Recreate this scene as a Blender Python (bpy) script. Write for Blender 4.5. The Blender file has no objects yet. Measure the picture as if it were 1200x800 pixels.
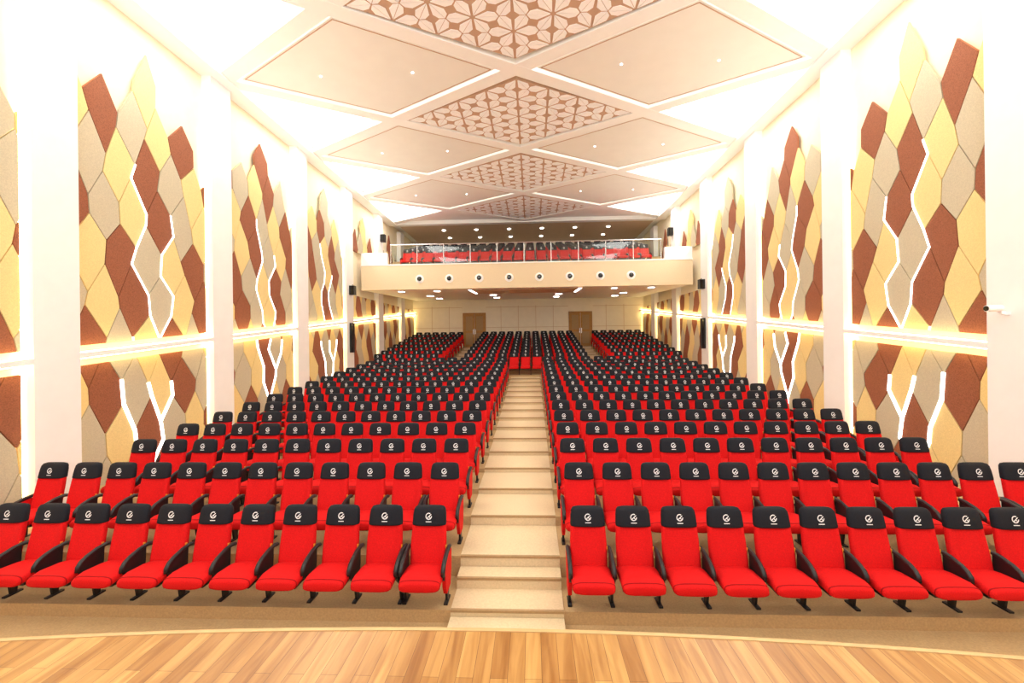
import bpy, bmesh, math
from mathutils import Matrix, Vector
sc = bpy.context.scene
sc.view_settings.view_transform = 'Standard'
sc.view_settings.look = 'None'
sc.view_settings.exposure = 0.0
CZ = 3.13

# ---------------------------------------------------------------- materials
def srgb(r, g, b):
    f = lambda c: (c/255/12.92) if c/255 <= 0.04045 else ((c/255+0.055)/1.055)**2.4
    return (f(r), f(g), f(b), 1)
def mat(name, col, rough=0.6, metal=0.0, noise=None, bump=0.0, spec=0.5, emit=None, es=0):
    m = bpy.data.materials.new(name); m.use_nodes = True
    nt = m.node_tree; b = nt.nodes['Principled BSDF']
    b.inputs['Base Color'].default_value = col
    b.inputs['Roughness'].default_value = rough
    b.inputs['Metallic'].default_value = metal
    b.inputs['Specular IOR Level'].default_value = spec
    if emit:
        b.inputs['Emission Color'].default_value = emit
        b.inputs['Emission Strength'].default_value = es
    if noise:
        sc_, amt = noise
        tc = nt.nodes.new('ShaderNodeTexCoord'); n = nt.nodes.new('ShaderNodeTexNoise')
        n.inputs['Scale'].default_value = sc_; n.inputs['Detail'].default_value = 3
        nt.links.new(tc.outputs['Object'], n.inputs['Vector'])
        r = nt.nodes.new('ShaderNodeValToRGB')
        r.color_ramp.elements[0].position = 0.3; r.color_ramp.elements[1].position = 0.7
        r.color_ramp.elements[0].color = tuple(c*(1-amt) for c in col[:3])+(1,)
        r.color_ramp.elements[1].color = tuple(min(1, c*(1+amt*0.6)) for c in col[:3])+(1,)
        nt.links.new(n.outputs['Fac'], r.inputs['Fac']); nt.links.new(r.outputs['Color'], b.inputs['Base Color'])
        if bump:
            bp = nt.nodes.new('ShaderNodeBump'); bp.inputs['Strength'].default_value = bump
            bp.inputs['Distance'].default_value = 0.01
            nt.links.new(n.outputs['Fac'], bp.inputs['Height']); nt.links.new(bp.outputs['Normal'], b.inputs['Normal'])
    return m
def emat(name, col, s):
    m = bpy.data.materials.new(name); m.use_nodes = True
    nt = m.node_tree; nt.nodes.clear()
    e = nt.nodes.new('ShaderNodeEmission'); o = nt.nodes.new('ShaderNodeOutputMaterial')
    e.inputs['Color'].default_value = col; e.inputs['Strength'].default_value = s
    nt.links.new(e.outputs[0], o.inputs['Surface']); return m

M_white = mat('white_plaster', srgb(250, 249, 246), 0.7, noise=(3, 0.02))
M_ceil = mat('ceiling_white', srgb(248, 250, 248), 0.7, noise=(2, 0.02))
M_panel = mat('ceiling_cream_panel', srgb(238, 239, 233), 0.7, noise=(2, 0.02))
M_perf = mat('ceiling_tan_base', srgb(196, 164, 138), 0.7, noise=(4, 0.03))
M_petal = mat('ceiling_petal', srgb(252, 254, 254), 0.6, noise=(5, 0.02))
M_tan = mat('tan_ceiling', srgb(215, 192, 164), 0.7, noise=(4, 0.04))
M_brown = mat('acoustic_brown', srgb(156, 94, 64), 0.85, noise=(60, 0.28), bump=0.3)
M_beige = mat('acoustic_beige', srgb(202, 192, 164), 0.85, noise=(60, 0.12), bump=0.3)
M_cream = mat('acoustic_cream', srgb(240, 216, 150), 0.85, noise=(60, 0.10), bump=0.3)
M_warmwall = mat('recess_wall', srgb(248, 238, 208), 0.8, noise=(6, 0.03))
M_red = mat('red_fabric', srgb(214, 14, 16), 0.8, noise=(90, 0.16), bump=0.3, spec=0.25)
M_seam = mat('red_seam', srgb(150, 6, 10), 0.8, noise=(90, 0.1), spec=0.2)
M_tag = mat('yellow_tag', srgb(230, 150, 40), 0.6, noise=(90, 0.05))
M_blk = mat('black_plastic', srgb(28, 27, 30), 0.45, noise=(30, 0.1))
M_cover = mat('black_cover', srgb(22, 23, 31), 0.8, noise=(80, 0.2), spec=0.3)
M_logo = mat('logo_white', srgb(235, 235, 235), 0.6, noise=(50, 0.03))
M_carpet = mat('carpet_tan', srgb(190, 158, 112), 0.95, noise=(45, 0.12), bump=0.4)
M_aisle = mat('carpet_light', srgb(220, 199, 160), 0.95, noise=(45, 0.08), bump=0.4)
M_nose = mat('step_nosing', srgb(170, 140, 98), 0.7, noise=(30, 0.1))
M_fascia = mat('fascia_beige', srgb(226, 206, 172), 0.8, noise=(25, 0.08), bump=0.2)
M_backwall = mat('back_wall_paint', srgb(244, 236, 218), 0.8, noise=(3, 0.03))
M_doorw = mat('door_wood', srgb(176, 128, 66), 0.5, noise=(8, 0.15))
M_metal = mat('steel', srgb(200, 200, 200), 0.25, metal=1.0, noise=(8, 0.05))
M_trimw = mat('pale_wood_trim', srgb(205, 165, 112), 0.5, noise=(8, 0.08))
M_screen = mat('camera_dome', srgb(12, 12, 14), 0.15, noise=(8, 0.05))
E_panel = emat('light_panel', (1, 0.97, 0.92, 1), 8)
E_led = emat('led_white', (1, 0.97, 0.90, 1), 5)
E_warm = emat('led_warm', (1, 0.72, 0.30, 1), 18)
E_cove = emat('led_cove', (1, 0.95, 0.86, 1), 4)
E_down = emat('downlight', (1, 0.95, 0.88, 1), 14)
g = bpy.data.materials.new('glass'); g.use_nodes = True
gn = g.node_tree; gn.nodes.clear()
a = gn.nodes.new('ShaderNodeBsdfTransparent'); a.inputs[0].default_value = (0.95, 0.98, 0.97, 1)
b_ = gn.nodes.new('ShaderNodeBsdfGlossy'); b_.inputs['Roughness'].default_value = 0.03
mx = gn.nodes.new('ShaderNodeMixShader'); mx.inputs[0].default_value = 0.04
o_ = gn.nodes.new('ShaderNodeOutputMaterial')
gn.links.new(a.outputs[0], mx.inputs[1]); gn.links.new(b_.outputs[0], mx.inputs[2]); gn.links.new(mx.outputs[0], o_.inputs['Surface'])
M_glass = g
# wood stage
M_wood = bpy.data.materials.new('stage_wood'); M_wood.use_nodes = True
nt = M_wood.node_tree; pb = nt.nodes['Principled BSDF']; pb.inputs['Roughness'].default_value = 0.3
tc = nt.nodes.new('ShaderNodeTexCoord')
mp = nt.nodes.new('ShaderNodeMapping'); mp.inputs['Rotation'].default_value = (0, 0, math.radians(90))
nt.links.new(tc.outputs['Object'], mp.inputs['Vector'])
br = nt.nodes.new('ShaderNodeTexBrick'); br.offset = 0.37
br.inputs['Scale'].default_value = 1.0; br.inputs['Brick Width'].default_value = 2.3
br.inputs['Row Height'].default_value = 0.09; br.inputs['Mortar Size'].default_value = 0.0013
br.inputs['Color1'].default_value = srgb(202, 156, 92); br.inputs['Color2'].default_value = srgb(166, 116, 60)
br.inputs['Mortar'].default_value = srgb(120, 80, 42)
nt.links.new(mp.outputs[0], br.inputs['Vector'])
mp2 = nt.nodes.new('ShaderNodeMapping'); mp2.inputs['Scale'].default_value = (10, 0.8, 1)
nt.links.new(tc.outputs['Object'], mp2.inputs['Vector'])
nn = nt.nodes.new('ShaderNodeTexNoise'); nn.inputs['Scale'].default_value = 1.6; nn.inputs['Detail'].default_value = 7; nn.inputs['Distortion'].default_value = 0.9
nt.links.new(mp2.outputs[0], nn.inputs['Vector'])
rp = nt.nodes.new('ShaderNodeValToRGB'); rp.color_ramp.elements[0].position = 0.34; rp.color_ramp.elements[1].position = 0.62
rp.color_ramp.elements[0].color = (0.62, 0.49, 0.36, 1); rp.color_ramp.elements[1].color = (1, 1, 1, 1)
nt.links.new(nn.outputs['Fac'], rp.inputs['Fac'])
mm = nt.nodes.new('ShaderNodeMix'); mm.data_type = 'RGBA'; mm.blend_type = 'MULTIPLY'; mm.inputs[0].default_value = 0.9
nt.links.new(br.outputs['Color'], mm.inputs[6]); nt.links.new(rp.outputs['Color'], mm.inputs[7])
nt.links.new(mm.outputs[2], pb.inputs['Base Color'])

# ---------------------------------------------------------------- mesh builder
class MB:
    def __init__(s): s.v = []; s.f = []; s.m = []; s.sm = []; s.mats = []
    def mi(s, m):
        if m not in s.mats: s.mats.append(m)
        return s.mats.index(m)
    def face(s, idx, m, sm=False): s.f.append(idx); s.m.append(s.mi(m)); s.sm.append(sm)
    def box(s, x0, x1, y0, y1, z0, z1, m):
        n = len(s.v)
        s.v += [(x, y, z) for x in (x0, x1) for y in (y0, y1) for z in (z0, z1)]
        for q in ((0,1,3,2),(4,6,7,5),(0,4,5,1),(2,3,7,6),(0,2,6,4),(1,5,7,3)): s.face([n+i for i in q], m)
    def prism(s, pts3, off, m, mside=None):
        n = len(s.v); k = len(pts3)
        s.v += [tuple(p) for p in pts3]; s.v += [tuple(p[i]+off[i] for i in range(3)) for p in pts3]
        s.face(list(range(n, n+k)), m); s.face(list(range(n+2*k-1, n+k-1, -1)), m)
        for i in range(k):
            j = (i+1) % k; s.face([n+i, n+j, n+k+j, n+k+i], mside or m)
    def loft(s, rings, m, sm=True, cap=True):
        n = len(s.v); k = len(rings[0])
        for r in rings: s.v += [tuple(p) for p in r]
        for a in range(len(rings)-1):
            for i in range(k):
                j = (i+1) % k
                s.face([n+a*k+i, n+a*k+j, n+(a+1)*k+j, n+(a+1)*k+i], m, sm)
        if cap:
            s.face(list(range(n, n+k)), m, sm); s.face(list(range(n+(len(rings)-1)*k, n+len(rings)*k)), m, sm)
    def sweep(s, path, wx, t, m, x0=0):
        rings = []
        for i, (y, z) in enumerate(path):
            a = path[max(0, i-1)]; b = path[min(len(path)-1, i+1)]
            d = Vector((b[0]-a[0], b[1]-a[1])).normalized(); nrm = (-d.y, d.x)
            tt = t/2; w = wx/2; c = 0.3
            ring = []
            for (u, v) in ((-1, -c), (-1, c), (-c, 1), (c, 1), (1, c), (1, -c), (c, -1), (-c, -1)):
                ring.append((x0+u*w, y+nrm[0]*v*tt, z+nrm[1]*v*tt))
            rings.append(ring)
        s.loft(rings, m)
    def cyl(s, c, r, h, axis, m, n=16, r2=None):
        r2 = r if r2 is None else r2; A = []; B = []
        for i in range(n):
            t = 2*math.pi*i/n; u, v = math.cos(t), math.sin(t)
            def P(rr, d):
                if axis == 'z': return (c[0]+rr*u, c[1]+rr*v, c[2]+d)
                if axis == 'y': return (c[0]+rr*u, c[1]+d, c[2]+rr*v)
                return (c[0]+d, c[1]+rr*u, c[2]+rr*v)
            A.append(P(r, 0)); B.append(P(r2, h))
        s.loft([A, B], m, sm=False)
    def mesh(s, name, fix=True):
        me = bpy.data.meshes.new(name); me.from_pydata(s.v, [], s.f)
        for m in s.mats: me.materials.append(m)
        me.polygons.foreach_set('material_index', s.m); me.polygons.foreach_set('use_smooth', s.sm)
        if fix:
            bm = bmesh.new(); bm.from_mesh(me); bmesh.ops.recalc_face_normals(bm, faces=bm.faces); bm.to_mesh(me); bm.free()
        me.update(); return me
    def obj(s, name, parent=None, loc=(0, 0, 0)):
        o = bpy.data.objects.new(name, s.mesh(name)); sc.collection.objects.link(o); o.location = loc
        if parent: o.parent = parent
        return o

def clip(poly, hp):
    for (a, b, c) in hp:
        out = []
        for i in range(len(poly)):
            p = poly[i]; q = poly[(i+1) % len(poly)]
            dp = a*p[0]+b*p[1]+c; dq = a*q[0]+b*q[1]+c
            if dp >= 0: out.append(p)
            if (dp >= 0) != (dq >= 0):
                t = dp/(dp-dq); out.append((p[0]+t*(q[0]-p[0]), p[1]+t*(q[1]-p[1])))
        poly = out
        if len(poly) < 3: return []
    return poly

# ---------------------------------------------------------------- layout
WP, WR = 7.7, 7.95
HC = CZ+6.87
rowsY = [5.6+n for n in range(15)]
def FZ(n):
    if n == 0: return 0.0
    if n == 1: return 0.27
    if n == 2: return 0.41
    return 0.50+0.081*(n-3)
rearY = [21.6+r for r in range(9)]
def RZ(r): return 1.53+0.152*r
YB = 30.6
ledge = lambda y: CZ-0.87+0.094*y

# floor
fl = MB()
fl.box(-WR, WR, 2.0, 5.15, -0.45, -0.15, M_carpet)
for n in range(15):
    y0 = 5.15 if n == 0 else rowsY[n]-0.7
    y1 = rowsY[n+1]-0.7 if n < 14 else 19.95
    fl.box(-WR, WR, y0, y1, -0.45, FZ(n), M_carpet)
fl.box(-WR, WR, 19.95, 20.9, -0.45, 1.45, M_carpet)
for r in range(9):
    fl.box(-WR, WR, rearY[r]-0.7, rearY[r]+0.3 if r < 8 else YB, -0.45, RZ(r), M_carpet)
fl.obj('floor')
# aisle steps
st = MB()
def tread(x0, x1, y0, y1, z, rise=.2):
    st.box(x0, x1, y0-.02, y1-.03, z-rise, z+0.012, M_aisle)
    st.box(x0+.002, x1-.002, y0-0.026, y0+0.012, z-0.012, z+0.016, M_nose)  # darker nosing strip; its tone also draws the step's thin shadow line
st.box(-.66, .66, 4.68, 5.12, -0.16, -0.06, M_aisle)
tread(-.66, .66, 5.15, 5.62, 0.0, .17)
tread(-.66, .66, 5.60, 5.9, 0.135, .2)
for n in range(1, 15):
    tread(-.66, .66, rowsY[n]-0.7, rowsY[n]+0.3, FZ(n))
tread(-.66, .66, 19.95, 20.9, 1.45)
for r in range(9):
    for sx in (-1, 1):
        xs = sorted((sx*3.12, sx*4.15)); tread(xs[0], xs[1], rearY[r]-.7, rearY[r]+.3 if r < 8 else YB-0.02, RZ(r))
st.obj('aisle_carpet_steps')

# stage
sg = MB(); N = 40; SZ = CZ-1.75
def edgeY(x): return 2.67-0.0195*(x-0.1)**2
top = [(-7.6+15.2*i/N, edgeY(-7.6+15.2*i/N)) for i in range(N+1)]
pts = [(x, y, SZ) for x, y in top]+[(7.6, -3.0, SZ), (-7.6, -3.0, SZ)]
sg.prism(pts, (0, 0, -(SZ+0.15)), M_wood)
sg.obj('stage')
tr = MB()
for i in range(N):
    (xa, ya), (xb, yb) = top[i], top[i+1]
    tr.prism([(xa, ya+0.002, SZ-0.05), (xb, yb+0.002, SZ-0.05), (xb, yb+0.03, SZ-0.05), (xa, ya+0.03, SZ-0.05)], (0, 0, 0.054), M_trimw)
tr.obj('trim_1')

# ---------------------------------------------------------------- walls
H_W, H_S, H_C = 0.64, 0.34, 0.57
VS = H_S+H_C; HH = H_S/2+H_C
def jit(u, v):
    a = math.sin(round(u*7.3, 1)*12.9898+round(v*5.1, 1)*78.233)*43758.5453
    b = math.sin(round(u*3.7, 1)*39.425+round(v*9.7, 1)*11.135)*24634.634
    return ((a-math.floor(a))-.5)*0.13, ((b-math.floor(b))-.5)*0.2
def wall_panels(side, name):
    w = MB()
    w.box(*(sorted((side*WR, side*(WR+0.2)))), -3, YB, -0.45, HC+0.2, M_warmwall)
    w.obj('wall_'+name)
    pl = MB()
    py = [-1.3+4.05*k for k in range(8)]
    for y in py:
        pl.box(*(sorted((side*WP, side*(WR-0.002)))), y, y+0.74, -0.14, HC-0.02, M_white)
    root = pl.obj('wall_pilasters_'+name)
    lg = MB(); ti = MB(); le = MB()
    for k in range(1, 8):
        y0 = py[k]+0.74; y1 = py[k+1] if k < 7 else YB-0.02
        lp = [(y0, ledge(y0)), (y1, ledge(y1))]
        xa, xb = side*(WP+0.0), side*(WR-0.004)
        lg.prism([(xa, y0+.003, lp[0][1]-0.045), (xa, y1-.003, lp[1][1]-0.045), (xa, y1-.003, lp[1][1]+0.045), (xa, y0+.003, lp[0][1]+0.045)], (xb-xa, 0, 0), M_white)
        for dz in (0.05, -0.065):
            le.prism([(side*(WP+.05), y0+.02, lp[0][1]+dz), (side*(WP+.05), y1-.02, lp[1][1]+dz), (side*(WP+.05), y1-.02, lp[1][1]+dz+.015), (side*(WP+.05), y0+.02, lp[0][1]+dz+.015)], (side*0.05, 0, 0), E_warm)
        for yy in (y0+.012, y1-.032):
            le.box(*(sorted((side*(WR-.06), side*(WR-.03)))), yy, yy+.02, 0.3+0.08*(yy-6), 8.6 if k < 5 else 5.0, E_warm)
        yc = (y0+y1)/2-.1; under = k >= 5
        regs = []
        sl = 0.094; c0 = CZ-0.87
        side_hp = [(1, 0, -(y0+.07)), (-1, 0, y1-.07)]
        up = side_hp+[(-sl, 1, -(c0+0.17))]; dn = side_hp+[(sl, -1, c0-0.20), (-0.085, 1, 0.55)]
        zpk = 9.3
        if under: regs.append((up+[(0, -1, 5.35)], True)); regs.append(([(0, 1, -7.4)]+side_hp, False))
        else: regs.append((up, False))
        regs.append((dn, True))
        for j in range(0, -12, -1):
            for i in range(-4, 5):
                cy = (i+(0.5 if j & 1 else 0))*H_W; cz = zpk-HH+j*VS
                colr = (i - (j//2) + (j & 1)*2 + k) % 3
                loc = [(0, HH), (H_W/2, H_S/2), (H_W/2, -H_S/2), (0, -HH), (-H_W/2, -H_S/2), (-H_W/2, H_S/2)]
                P = []
                for (u, v) in loc:
                    ju, jv = jit((cy+u)/H_W*2+k*3, (cz+v-zpk)/0.29)
                    P.append((yc+cy+u+ju, cz+v+jv))
                gx = sum(p[0] for p in P)/6; gz = sum(p[1] for p in P)/6
                P = [(gx+(p[0]-gx)*0.965, gz+(p[1]-gz)*0.98) for p in P]
                top_ok = cz+HH*0.9 < zpk-abs(cy)*(0.75 if cy < 0 else 1.0)+0.25
                for hp, anyt in regs:
                    if not anyt and not top_ok: continue
                    Q = clip(P, hp)
                    if len(Q) < 3: continue
                    m = (M_brown, M_beige, M_cream)[colr]
                    xf = side*(WR-.11)
                    ti.prism([(xf, q[0], q[1]) for q in Q], (side*0.045, 0, 0), m)
        def node(m_, j, upn):
            u = m_*H_W/2; v = zpk-HH+j*VS+(H_S/2 if upn else -H_S/2)
            ju, jv = jit(u/H_W*2+k*3, (v-zpk)/0.29); return (yc+u+ju, v+jv)
        def path(m0, j0, s_, wd, hp):
            nodes = []; m_ = m0; j = j0
            nodes.append(node(m_, j, False)); nodes.append(node(m_, j, True))
            for ch in s_:
                m_ += 1 if ch == '+' else -1; j += 1
                nodes.append(node(m_, j, False)); nodes.append(node(m_, j, True))
            for a_, b__ in zip(nodes[:-1], nodes[1:]):
                d = Vector((b__[0]-a_[0], b__[1]-a_[1])); L = d.length; d /= L; n_ = Vector((-d.y, d.x))*wd/2; e = d*wd*0.3
                q = [(a_[0]-e.x-n_.x, a_[1]-e.y-n_.y), (b__[0]+e.x-n_.x, b__[1]+e.y-n_.y), (b__[0]+e.x+n_.x, b__[1]+e.y+n_.y), (a_[0]-e.x+n_.x, a_[1]-e.y+n_.y)]
                q = clip(q, hp)
                if len(q) >= 3: le.prism([(side*(WR-.125), p[0], p[1]) for p in q], (side*0.02, 0, 0), E_led)
        if not under:
            path(0, -7, '+--+-', .028, up)
            path(0, -7, '++-+', .028, up)
            path(0, -7, '-', .028, up)
            jb = -9 if k < 3 else -8; mb = 0 if k < 3 else 1
            path(mb, jb, '+-', .07, dn); path(mb, jb, '++', .07, dn); path(mb, jb, '--', .07, dn)
    lg.obj('trim_ledge_'+name)
    tio = ti.obj('acoustic_wall_panels_'+name)
    le.obj('led_strips', tio)
wall_panels(-1, 'left'); wall_panels(1, 'right')

wb = MB(); wb.box(-WR-.2, WR+.2, YB, YB+.2, -0.45, HC+.2, M_backwall)
wb.obj('wall_back')
# ---------------------------------------------------------------- ceiling
ce = MB(); ce.box(-WR-.2, WR+.2, -3, YB+.2, HC+0.16, HC+0.36, M_ceil)
root_c = ce.obj('ceiling')
cs = MB()
for s in (-1, 1):
    cs.box(*(sorted((s*(WP-.28), s*(WR-.003)))), -3, 25.6, HC-0.06, HC+.158, M_ceil)
AX, AY, C0 = 3.85, 2.35, 13.6
def nd(a, b): return (a*AX, C0+b*AY)
for a in range(-2, 2):
    for b in range(-6, 6):
        for di, (p, q) in enumerate((((a, b), (a+1, b+1)), ((a, b+1), (a+1, b)))):
            if (p[0]+p[1]) % 2 == 0: continue
            P = Vector(nd(*p)); Q = Vector(nd(*q))
            if max(P.y, Q.y) > 25.6: continue
            d = (Q-P).normalized(); n_ = Vector((-d.y, d.x))*0.2; zb = HC+di*.004+.002*(a % 2)
            cs.prism([(P.x+n_.x, P.y+n_.y, zb), (Q.x+n_.x, Q.y+n_.y, zb), (Q.x-n_.x, Q.y-n_.y, zb), (P.x-n_.x, P.y-n_.y, zb)], (0, 0, .156-di*.004-.002*(a % 2)), M_ceil)
cs.box(-WP+.3, WP-.3, 25.35, 25.75, HC-.05, HC+.157, M_ceil)
cs.box(-WP+.3, WP-.3, 25.75, YB-.01, HC+.0, HC+.157, M_tan)
cs.obj('ceiling_lattice', root_c)
cp = MB(); lt = MB()
for b in range(-6, 6):
    for a in (-2, -1, 0, 1, 2):
        if (a+b) % 2: continue
        cx, cy = nd(a, b)
        if cy+AY > 25.6+.4 or cy < -1: 
            continue
        if a == 0:
            hx, hy = AX*.89, AY*.82; z = HC+.03
            cp.prism([(cx-hx, cy, z), (cx, cy-hy, z), (cx+hx, cy, z), (cx, cy+hy, z)], (0, 0, .1), M_perf)
            NN = 4
            for i in range(NN):
                for j in range(NN):
                    def L(p, q): return Vector((cx-hx+(p+q)*hx/NN, cy+(p-q)*hy/NN))
                    quads = [(L(i, j), L(i+1, j), L(i, j+1)), (L(i+1, j+1), L(i+1, j), L(i, j+1))]
                    for T in quads:
                        G = (T[0]+T[1]+T[2])/3
                        for e in range(3):
                            A, B = T[e], T[(e+1) % 3]; mid = (A+B)/2
                            for V0 in (A, B):
                                # half of a flower petal growing from lattice point V0
                                S1 = V0.lerp(mid, .72).lerp(G, .10)
                                S2 = V0.lerp(mid, .97).lerp(G, .52)
                                t3 = [V0.lerp(G, .05), S1, S2, G]
                                cc = (t3[0]+t3[1]+t3[2]+t3[3])/4
                                t3 = [p.lerp(cc, .10) for p in t3]
                                cp.prism([(p.x, p.y, z-.012) for p in t3], (0, 0, .011), M_petal)
        elif abs(a) == 1:
            k = .86; hx, hy = AX*k, AY*k; z = HC+.05
            cp.prism([(cx-hx, cy, z), (cx, cy-hy, z), (cx+hx, cy, z), (cx, cy+hy, z)], (0, 0, .05), M_panel)
            R = [(cx-hx, cy), (cx, cy-hy), (cx+hx, cy), (cx, cy+hy)]
            C = Vector((cx, cy))
            for i in range(4):
                P = Vector(R[i]); Q = Vector(R[(i+1) % 4]); d = (Q-P).normalized(); n_ = Vector((-d.y, d.x))*.012
                P1 = P.lerp(C, .03); Q1 = Q.lerp(C, .03)
                cp.prism([(P1.x+n_.x, P1.y+n_.y, z-.008), (Q1.x+n_.x, Q1.y+n_.y, z-.008), (Q1.x-n_.x, Q1.y-n_.y, z-.008), (P1.x-n_.x, P1.y-n_.y, z-.008)], (0, 0, .007), M_perf)
                P2 = C+(P-C)*1.025; Q2 = C+(Q-C)*1.025
                lt.prism([(P2.x+n_.x, P2.y+n_.y, z+.085), (Q2.x+n_.x, Q2.y+n_.y, z+.085), (Q2.x-n_.x, Q2.y-n_.y, z+.085), (P2.x-n_.x, P2.y-n_.y, z+.085)], (0, 0, .015), E_cove)
            for dx in (-1.2, 1.2):
                lt.cyl((cx+dx, cy, z-.008), .03, .007, 'z', E_down, 10)
        else:
            s = 1 if a > 0 else -1; k = .80
            z = HC+.06; xo = s*(WP-.45)
            hy = AY*k*(0.92)
            lt.prism([(xo, cy-hy, z), (xo, cy+hy, z), (s*(2*AX-AX*k), cy, z)], (0, 0, .05), E_panel)
cp.obj('ceiling_diamond_panels', root_c)
for y in (27, 29):
    for x in (-5, -3, -1, 1, 3, 5):
        lt.cyl((x, y, HC-.032), .10, .03, 'z', E_down, 12)
lt.obj('ceiling_lights', root_c)

# ---------------------------------------------------------------- balcony
ZF0, ZF1, BY = CZ+2.5, CZ+3.64, 20.6
bal = MB()
W_ = WP-.01
bal.box(-W_, W_, BY, BY+.2, ZF0, ZF1, M_fascia)
bal.box(-W_, W_, BY-.03, BY+.23, ZF1, ZF1+.05, M_white)
bal.prism([(-W_, BY+.2, ZF0+.02), (-W_, YB-.01, ZF0+.42), (-W_, YB-.01, ZF0+.62), (-W_, BY+.2, ZF0+.3)], (2*W_, 0, 0), M_white)
balY = [22.0+r for r in range(5)]
BZ = lambda r: ZF1-0.02+0.27*r
bal.box(-W_, W_, BY+.2, balY[0]-.6, ZF0+.3, BZ(0), M_carpet)
for r in range(5):
    bal.box(-W_, W_, balY[r]-.6, balY[r]+.4 if r < 4 else YB-.01, ZF0+.55, BZ(r), M_carpet)
def soff(y): return ZF0+.02+0.4*(y-BY-.2)/(YB-.01-BY-.2)
def soffrect(x0, x1, y0, y1, m, d=.02):
    bal.prism([(x0, y0, soff(y0)-d), (x1, y0, soff(y0)-d), (x1, y1, soff(y1)-d), (x0, y1, soff(y1)-d)], (0, 0, d*.9), m)
soffrect(-2.6, 2.6, 21.6, 24.2, M_tan)
soffrect(-2.75, -2.62, 21.6, 24.2, E_panel); soffrect(2.62, 2.75, 21.6, 24.2, E_panel)
for x in (-6.2, -4.4, 4.4, 6.2):
    soffrect(x-.12, x+.12, 21.9, 22.2, E_down)
for x in (-5.6, -1.9, 1.9, 5.6):
    soffrect(x-.17, x+.17, 25.6, 25.95, E_down); soffrect(x-.17, x+.17, 28.2, 28.55, E_down)
balcony = bal.obj('balcony')
gl = MB()
for i in range(10):
    x0 = -6.3+i*1.26
    gl.box(x0+.03, x0+1.23, BY+.09, BY+.105, ZF1+.09, ZF1+.9, M_glass)
gl.obj('glass_panes', balcony)
rl = MB()
for i in range(11):
    rl.cyl((-6.3+i*1.26, BY+.1, ZF1+.05), .022, .93, 'z', M_metal, 10)
rl.cyl((-6.32, BY+.1, ZF1+.98), .028, 12.64, 'x', M_metal, 10)
rl.obj('steel_handrail', balcony)
bx = MB()
for s in (-1, 1):
    bx.box(*(sorted((s*6.45, s*(W_-.01)))), BY+.0, BY+.22, ZF1+.05, ZF1+.6, M_white)
bx.obj('end_parapets', balcony)
for i in range(8):
    x = -4.9+1.4*i
    s = MB()
    s.cyl((0, 0, 0), .20, -.03, 'y', M_white, 24)
    s.cyl((0, -.03, 0), .17, -.05, 'y', M_white, 24, .13)
    s.cyl((0, -.08, 0), .11, -.03, 'y', M_screen, 16, .05)
    s.obj('round_spotlight', None, (x, BY-.001, CZ+2.98))

# doors
for i, x in enumerate((-3.65, 3.65)):
    z0 = RZ(8)+.013; d = MB()
    W2, Hh = .72, 2.3
    d.box(-W2-.08, -W2, -.06, 0, 0, Hh+.08, M_doorw); d.box(W2, W2+.08, -.06, 0, 0, Hh+.08, M_doorw); d.box(-W2-.08, W2+.08, -.06, 0, Hh, Hh+.08, M_doorw)
    for s in (-1, 1):
        xs = sorted((s*.01, s*W2))
        d.box(xs[0], xs[1], -.04, 0, 0, Hh, M_doorw)
        xs = sorted((s*.12, s*(W2-.12)))
        d.box(xs[0], xs[1], -.05, -.04, .2, 1.0, M_nose); d.box(xs[0], xs[1], -.05, -.04, 1.15, 2.15, M_nose)
        d.box(*(sorted((s*.05, s*.08))), -.09, -.04, .9, 1.25, M_metal)
    d.obj('door_%d' % (i+1), None, (x, YB-.003, z0))
tb = MB()
for z in (4.1, 5.5):
    for (xa, xb) in ((-7.9, -4.5), (-2.82, 2.82), (4.5, 7.9)):
        tb.box(xa, xb, YB-.02, YB-.001, z, z+.03, M_tan)
for x in (-6.6, -5.4, -1.8, -.6, .6, 1.8, 5.4, 6.6):
    tb.box(x-.015, x+.015, YB-.018, YB-.001, RZ(8)+.01, 5.6, M_tan)
tb.obj('trim_back')

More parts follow.
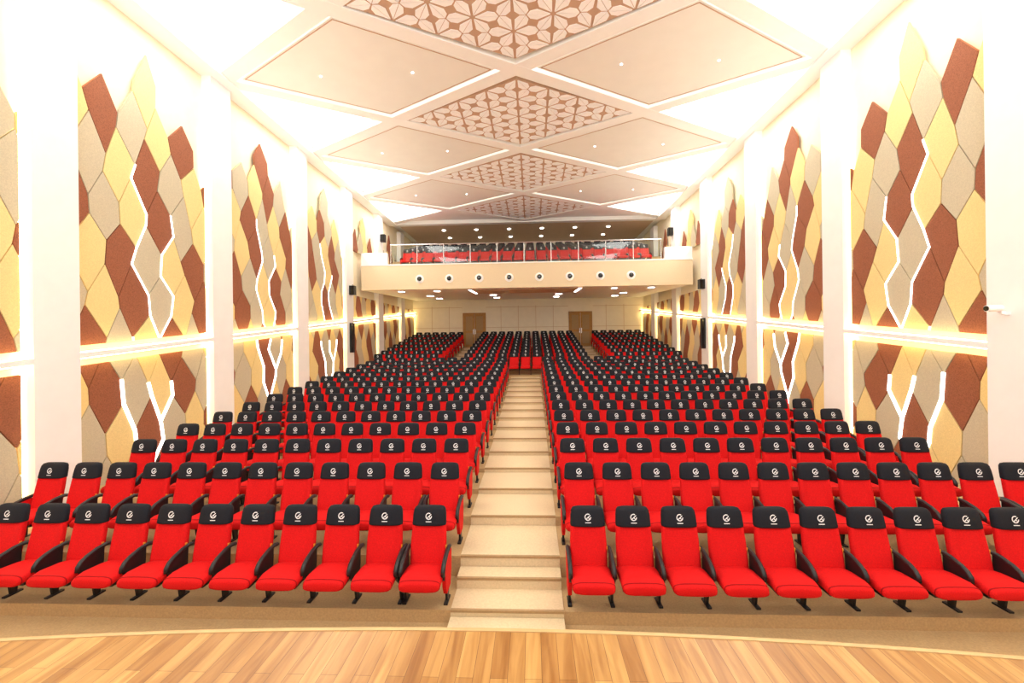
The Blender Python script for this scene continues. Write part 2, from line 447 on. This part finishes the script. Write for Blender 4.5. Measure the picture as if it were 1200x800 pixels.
# ---------------------------------------------------------------- chair
def sup(hw, ht, t, p=0.55, q=0.6):
    c, s = math.cos(t), math.sin(t)
    return hw*math.copysign(abs(c)**p, c), ht*math.copysign(abs(s)**q, s)
def back_cy(h): return -.19+(h-.32)/.74*.17
def chair_mesh(armL, armR, panL, panR, name):
    c = MB(); K = 24
    prof = [(.30, .19, .03), (.33, .21, .05), (.40, .222, .06), (.47, .222, .066), (.55, .224, .058), (.7, .222, .052), (.8, .215, .055), (.88, .21, .052), (.97, .203, .05), (1.02, .194, .047), (1.045, .175, .036), (1.055, .14, .018)]
    rings = []
    for h, hw, ht in prof:
        r = []
        for i in range(K):
            x, y = sup(hw, ht, 2*math.pi*i/K)
            if y < 0 and abs(x) < hw*.72 and .38 < h < .9: y += .02
            r.append((x, y+back_cy(h), h))
        rings.append(r)
    c.loft(rings, M_red)
    rings = []
    for h, hw, ht in [(.845, .198, .058), (.85, .212, .062), (.87, .214, .062), (.97, .209, .058), (1.025, .200, .054), (1.053, .180, .042), (1.065, .14, .02)]:
        rings.append([(x, y+back_cy(h), h) for x, y in (sup(hw, ht, 2*math.pi*i/K) for i in range(K))])
    c.loft(rings, M_cover)
    c.box(.216, .2275, back_cy(.6)-.03, back_cy(.6)-.005, .57, .62, M_tag)
    def lp(x, h): return (x, back_cy(h)-.066, h)
    n = 12; R0, R1 = .030, .041
    ch = .96
    for i in range(n-2):
        a0 = math.radians(60+i*30); a1 = a0+math.radians(30); b = len(c.v)
        c.v += [lp(R0*math.cos(a0), ch+R0*math.sin(a0)), lp(R1*math.cos(a0), ch+R1*math.sin(a0)), lp(R1*math.cos(a1), ch+R1*math.sin(a1)), lp(R0*math.cos(a1), ch+R0*math.sin(a1))]
        c.face([b, b+1, b+2, b+3], M_logo)
    for (ax, ah, bx_, bh, w) in ((-.018, -.02, .030, .022, .005), (.0, .0, .020, -.020, .004)):
        b = len(c.v); d = Vector((bx_-ax, bh-ah)).normalized(); nx, nh = -d.y*w, d.x*w
        c.v += [lp(ax+nx, ch+ah+nh), lp(bx_+nx, ch+bh+nh), lp(bx_-nx, ch+bh-nh), lp(ax-nx, ch+ah-nh)]
        c.face([b, b+1, b+2, b+3], M_logo)
    b = len(c.v); c.v += [lp(-.035, .892), lp(.035, .892), lp(.035, .901), lp(-.035, .901)]; c.face([b, b+1, b+2, b+3], M_logo)
    rings = []
    for y, cz, hw, ht in [(-.645, .35, .20, .03), (-.638, .352, .228, .052), (-.60, .362, .240, .066), (-.5, .38, .242, .07), (-.3, .375, .24, .064), (-.16, .36, .232, .055), (-.15, .36, .2, .03)]:
        rings.append([(x, y, cz+z) for x, z in (sup(hw, ht, 2*math.pi*i/K) for i in range(K))])
    c.loft(rings, M_red)
    rings = []
    for y, cz, hw, ht in [(-.612, .359, .2385, .0645), (-.606, .3605, .2415, .0675), (-.600, .362, .2405, .0665)]:
        rings.append([(x, y, cz+z) for x, z in (sup(hw, ht, 2*math.pi*i/K) for i in range(K))])
    c.loft(rings, M_seam, cap=False)
    c.box(-.19, .19, -.55, -.2, .275, .305, M_blk)
    X = .2765-.0265
    def arm(x):
        c.sweep([(-.06, .575), (-.12, .59), (-.25, .58), (-.38, .545), (-.45, .51), (-.49, .465), (-.495, .41)], .052, .046, M_blk, x)
        P = [(-.16, .57), (-.40, .54), (-.48, .46), (-.47, .36), (-.32, .22), (-.29, .012), (-.22, .012), (-.20, .25), (-.17, .4)]
        c.prism([(x-.014, y, z) for y, z in P], (.028, 0, 0), M_blk)
        c.box(x-.024, x+.024, -.36, -.16, 0, .02, M_blk)
    if armL: arm(-X)
    if armR: arm(X)
    for flag, s in ((panL, -1), (panR, 1)):
        if flag:
            xs = sorted((s*(X-.022), s*(X+.0215)))
            P = [(-.05, .545), (-.16, .56), (-.32, .54), (-.42, .50), (-.46, .42), (-.42, .24), (-.36, .14), (-.14, .14), (-.08, .3)]
            c.prism([(xs[0], y, z) for y, z in P], (xs[1]-xs[0], 0, 0), M_red)
    return c.mesh(name)
ch_R = chair_mesh(False, True, False, False, 'chair_arm_right')
ch_BL = chair_mesh(True, True, True, False, 'chair_end_left')
ch_BR = chair_mesh(True, True, False, True, 'chair_end_right')
def put(me, x, y, z):
    o = bpy.data.objects.new('auditorium_chair', me); o.location = (x, y, z); sc.collection.objects.link(o)
PW = .556
def row(x0, n, y, z):
    for i in range(n):
        x = x0+PW*(i+.5)
        put(ch_BL if i == 0 else (ch_BR if i == n-1 else ch_R), x, y, z)
for n in range(15):
    cnt = 12 if n < 2 else 11
    row(.71, cnt, rowsY[n], FZ(n)); row(-.71-cnt*PW, cnt, rowsY[n], FZ(n))
for r in range(9):
    row(-11*PW/2, 11, rearY[r], RZ(r))
    row(4.2, 6, rearY[r], RZ(r)); row(-4.2-6*PW, 6, rearY[r], RZ(r))
for r in range(5):
    row(-11*PW, 22, balY[r], BZ(r))

# ---------------------------------------------------------------- speakers, cctv
for s in (-1, 1):
    m = MB(); m.box(-.11, .11, 0, .26, -.2, .2, M_blk); m.box(-.09, .09, -.012, 0, -.18, .18, M_screen); m.box(-.02, .02, .1, .16, .2, .26, M_metal)
    m.obj('wall_speaker', None, (s*(WP-.112), 19.2, CZ+2.35))
    m = MB(); m.box(-.08, .08, 0, .18, -.65, .65, M_blk); m.box(-.065, .065, -.01, 0, -.62, .62, M_screen)
    m.obj('column_speaker', None, (s*(WP-.082), 19.2, CZ+.25))
    m = MB(); m.box(-.12, .12, 0, .26, -.2, .2, M_blk); m.box(-.1, .1, -.012, 0, -.18, .18, M_screen)
    m.obj('wall_speaker', None, (s*(WP-.122), 23.3, CZ+5.6))
m = MB(); m.cyl((0, 0, 0), .05, -.22, 'x', M_white, 16); m.cyl((-.22, 0, 0), .04, -.01, 'x', M_screen, 16); m.box(-.02, .05, -.03, .03, -.09, -.04, M_white); m.box(.03, .115, -.02, .02, -.1, -.07, M_white)
m.obj('cctv_camera', None, (WP-.116, 7.2, CZ+.42))

# ---------------------------------------------------------------- lights
w = bpy.data.worlds.new('world'); sc.world = w; w.use_nodes = True
w.node_tree.nodes['Background'].inputs[0].default_value = (0.98, 0.98, 1, 1)
w.node_tree.nodes['Background'].inputs[1].default_value = 1.7
def area(name, loc, rot, sx, sy, e, col=(1, .97, .93)):
    l = bpy.data.lights.new(name, 'AREA'); l.shape = 'RECTANGLE'; l.size = sx; l.size_y = sy; l.energy = e; l.color = col
    o = bpy.data.objects.new(name, l); o.location = loc; o.rotation_euler = rot; sc.collection.objects.link(o)
area('front_rows_fill', (0, -.5, 9.3), (math.radians(50), 0, 0), 10, 1.0, 350)  # added fill lamp above the stage, out of view, brightens the front rows
for s in (-1, 1):
    area('ceiling_fill', (s*7.5, 13, 7.2), (math.radians(180), s*math.radians(-62), 0), .15, 25, 290)  # added unseen strips beside the walls, aimed up to brighten the ceiling
# ---------------------------------------------------------------- camera
cam = bpy.data.cameras.new('cam'); cam.sensor_width = 36; cam.lens = 36*520/1200; cam.clip_start = .05
co = bpy.data.objects.new('camera', cam); sc.collection.objects.link(co)
R = Matrix.Rotation(math.radians(2.6), 4, 'Z') @ Matrix.Rotation(math.radians(90), 4, 'X') @ Matrix.Rotation(math.radians(-.7), 4, 'Z')
co.matrix_world = Matrix.Translation((.33, 0, CZ)) @ R
sc.camera = co
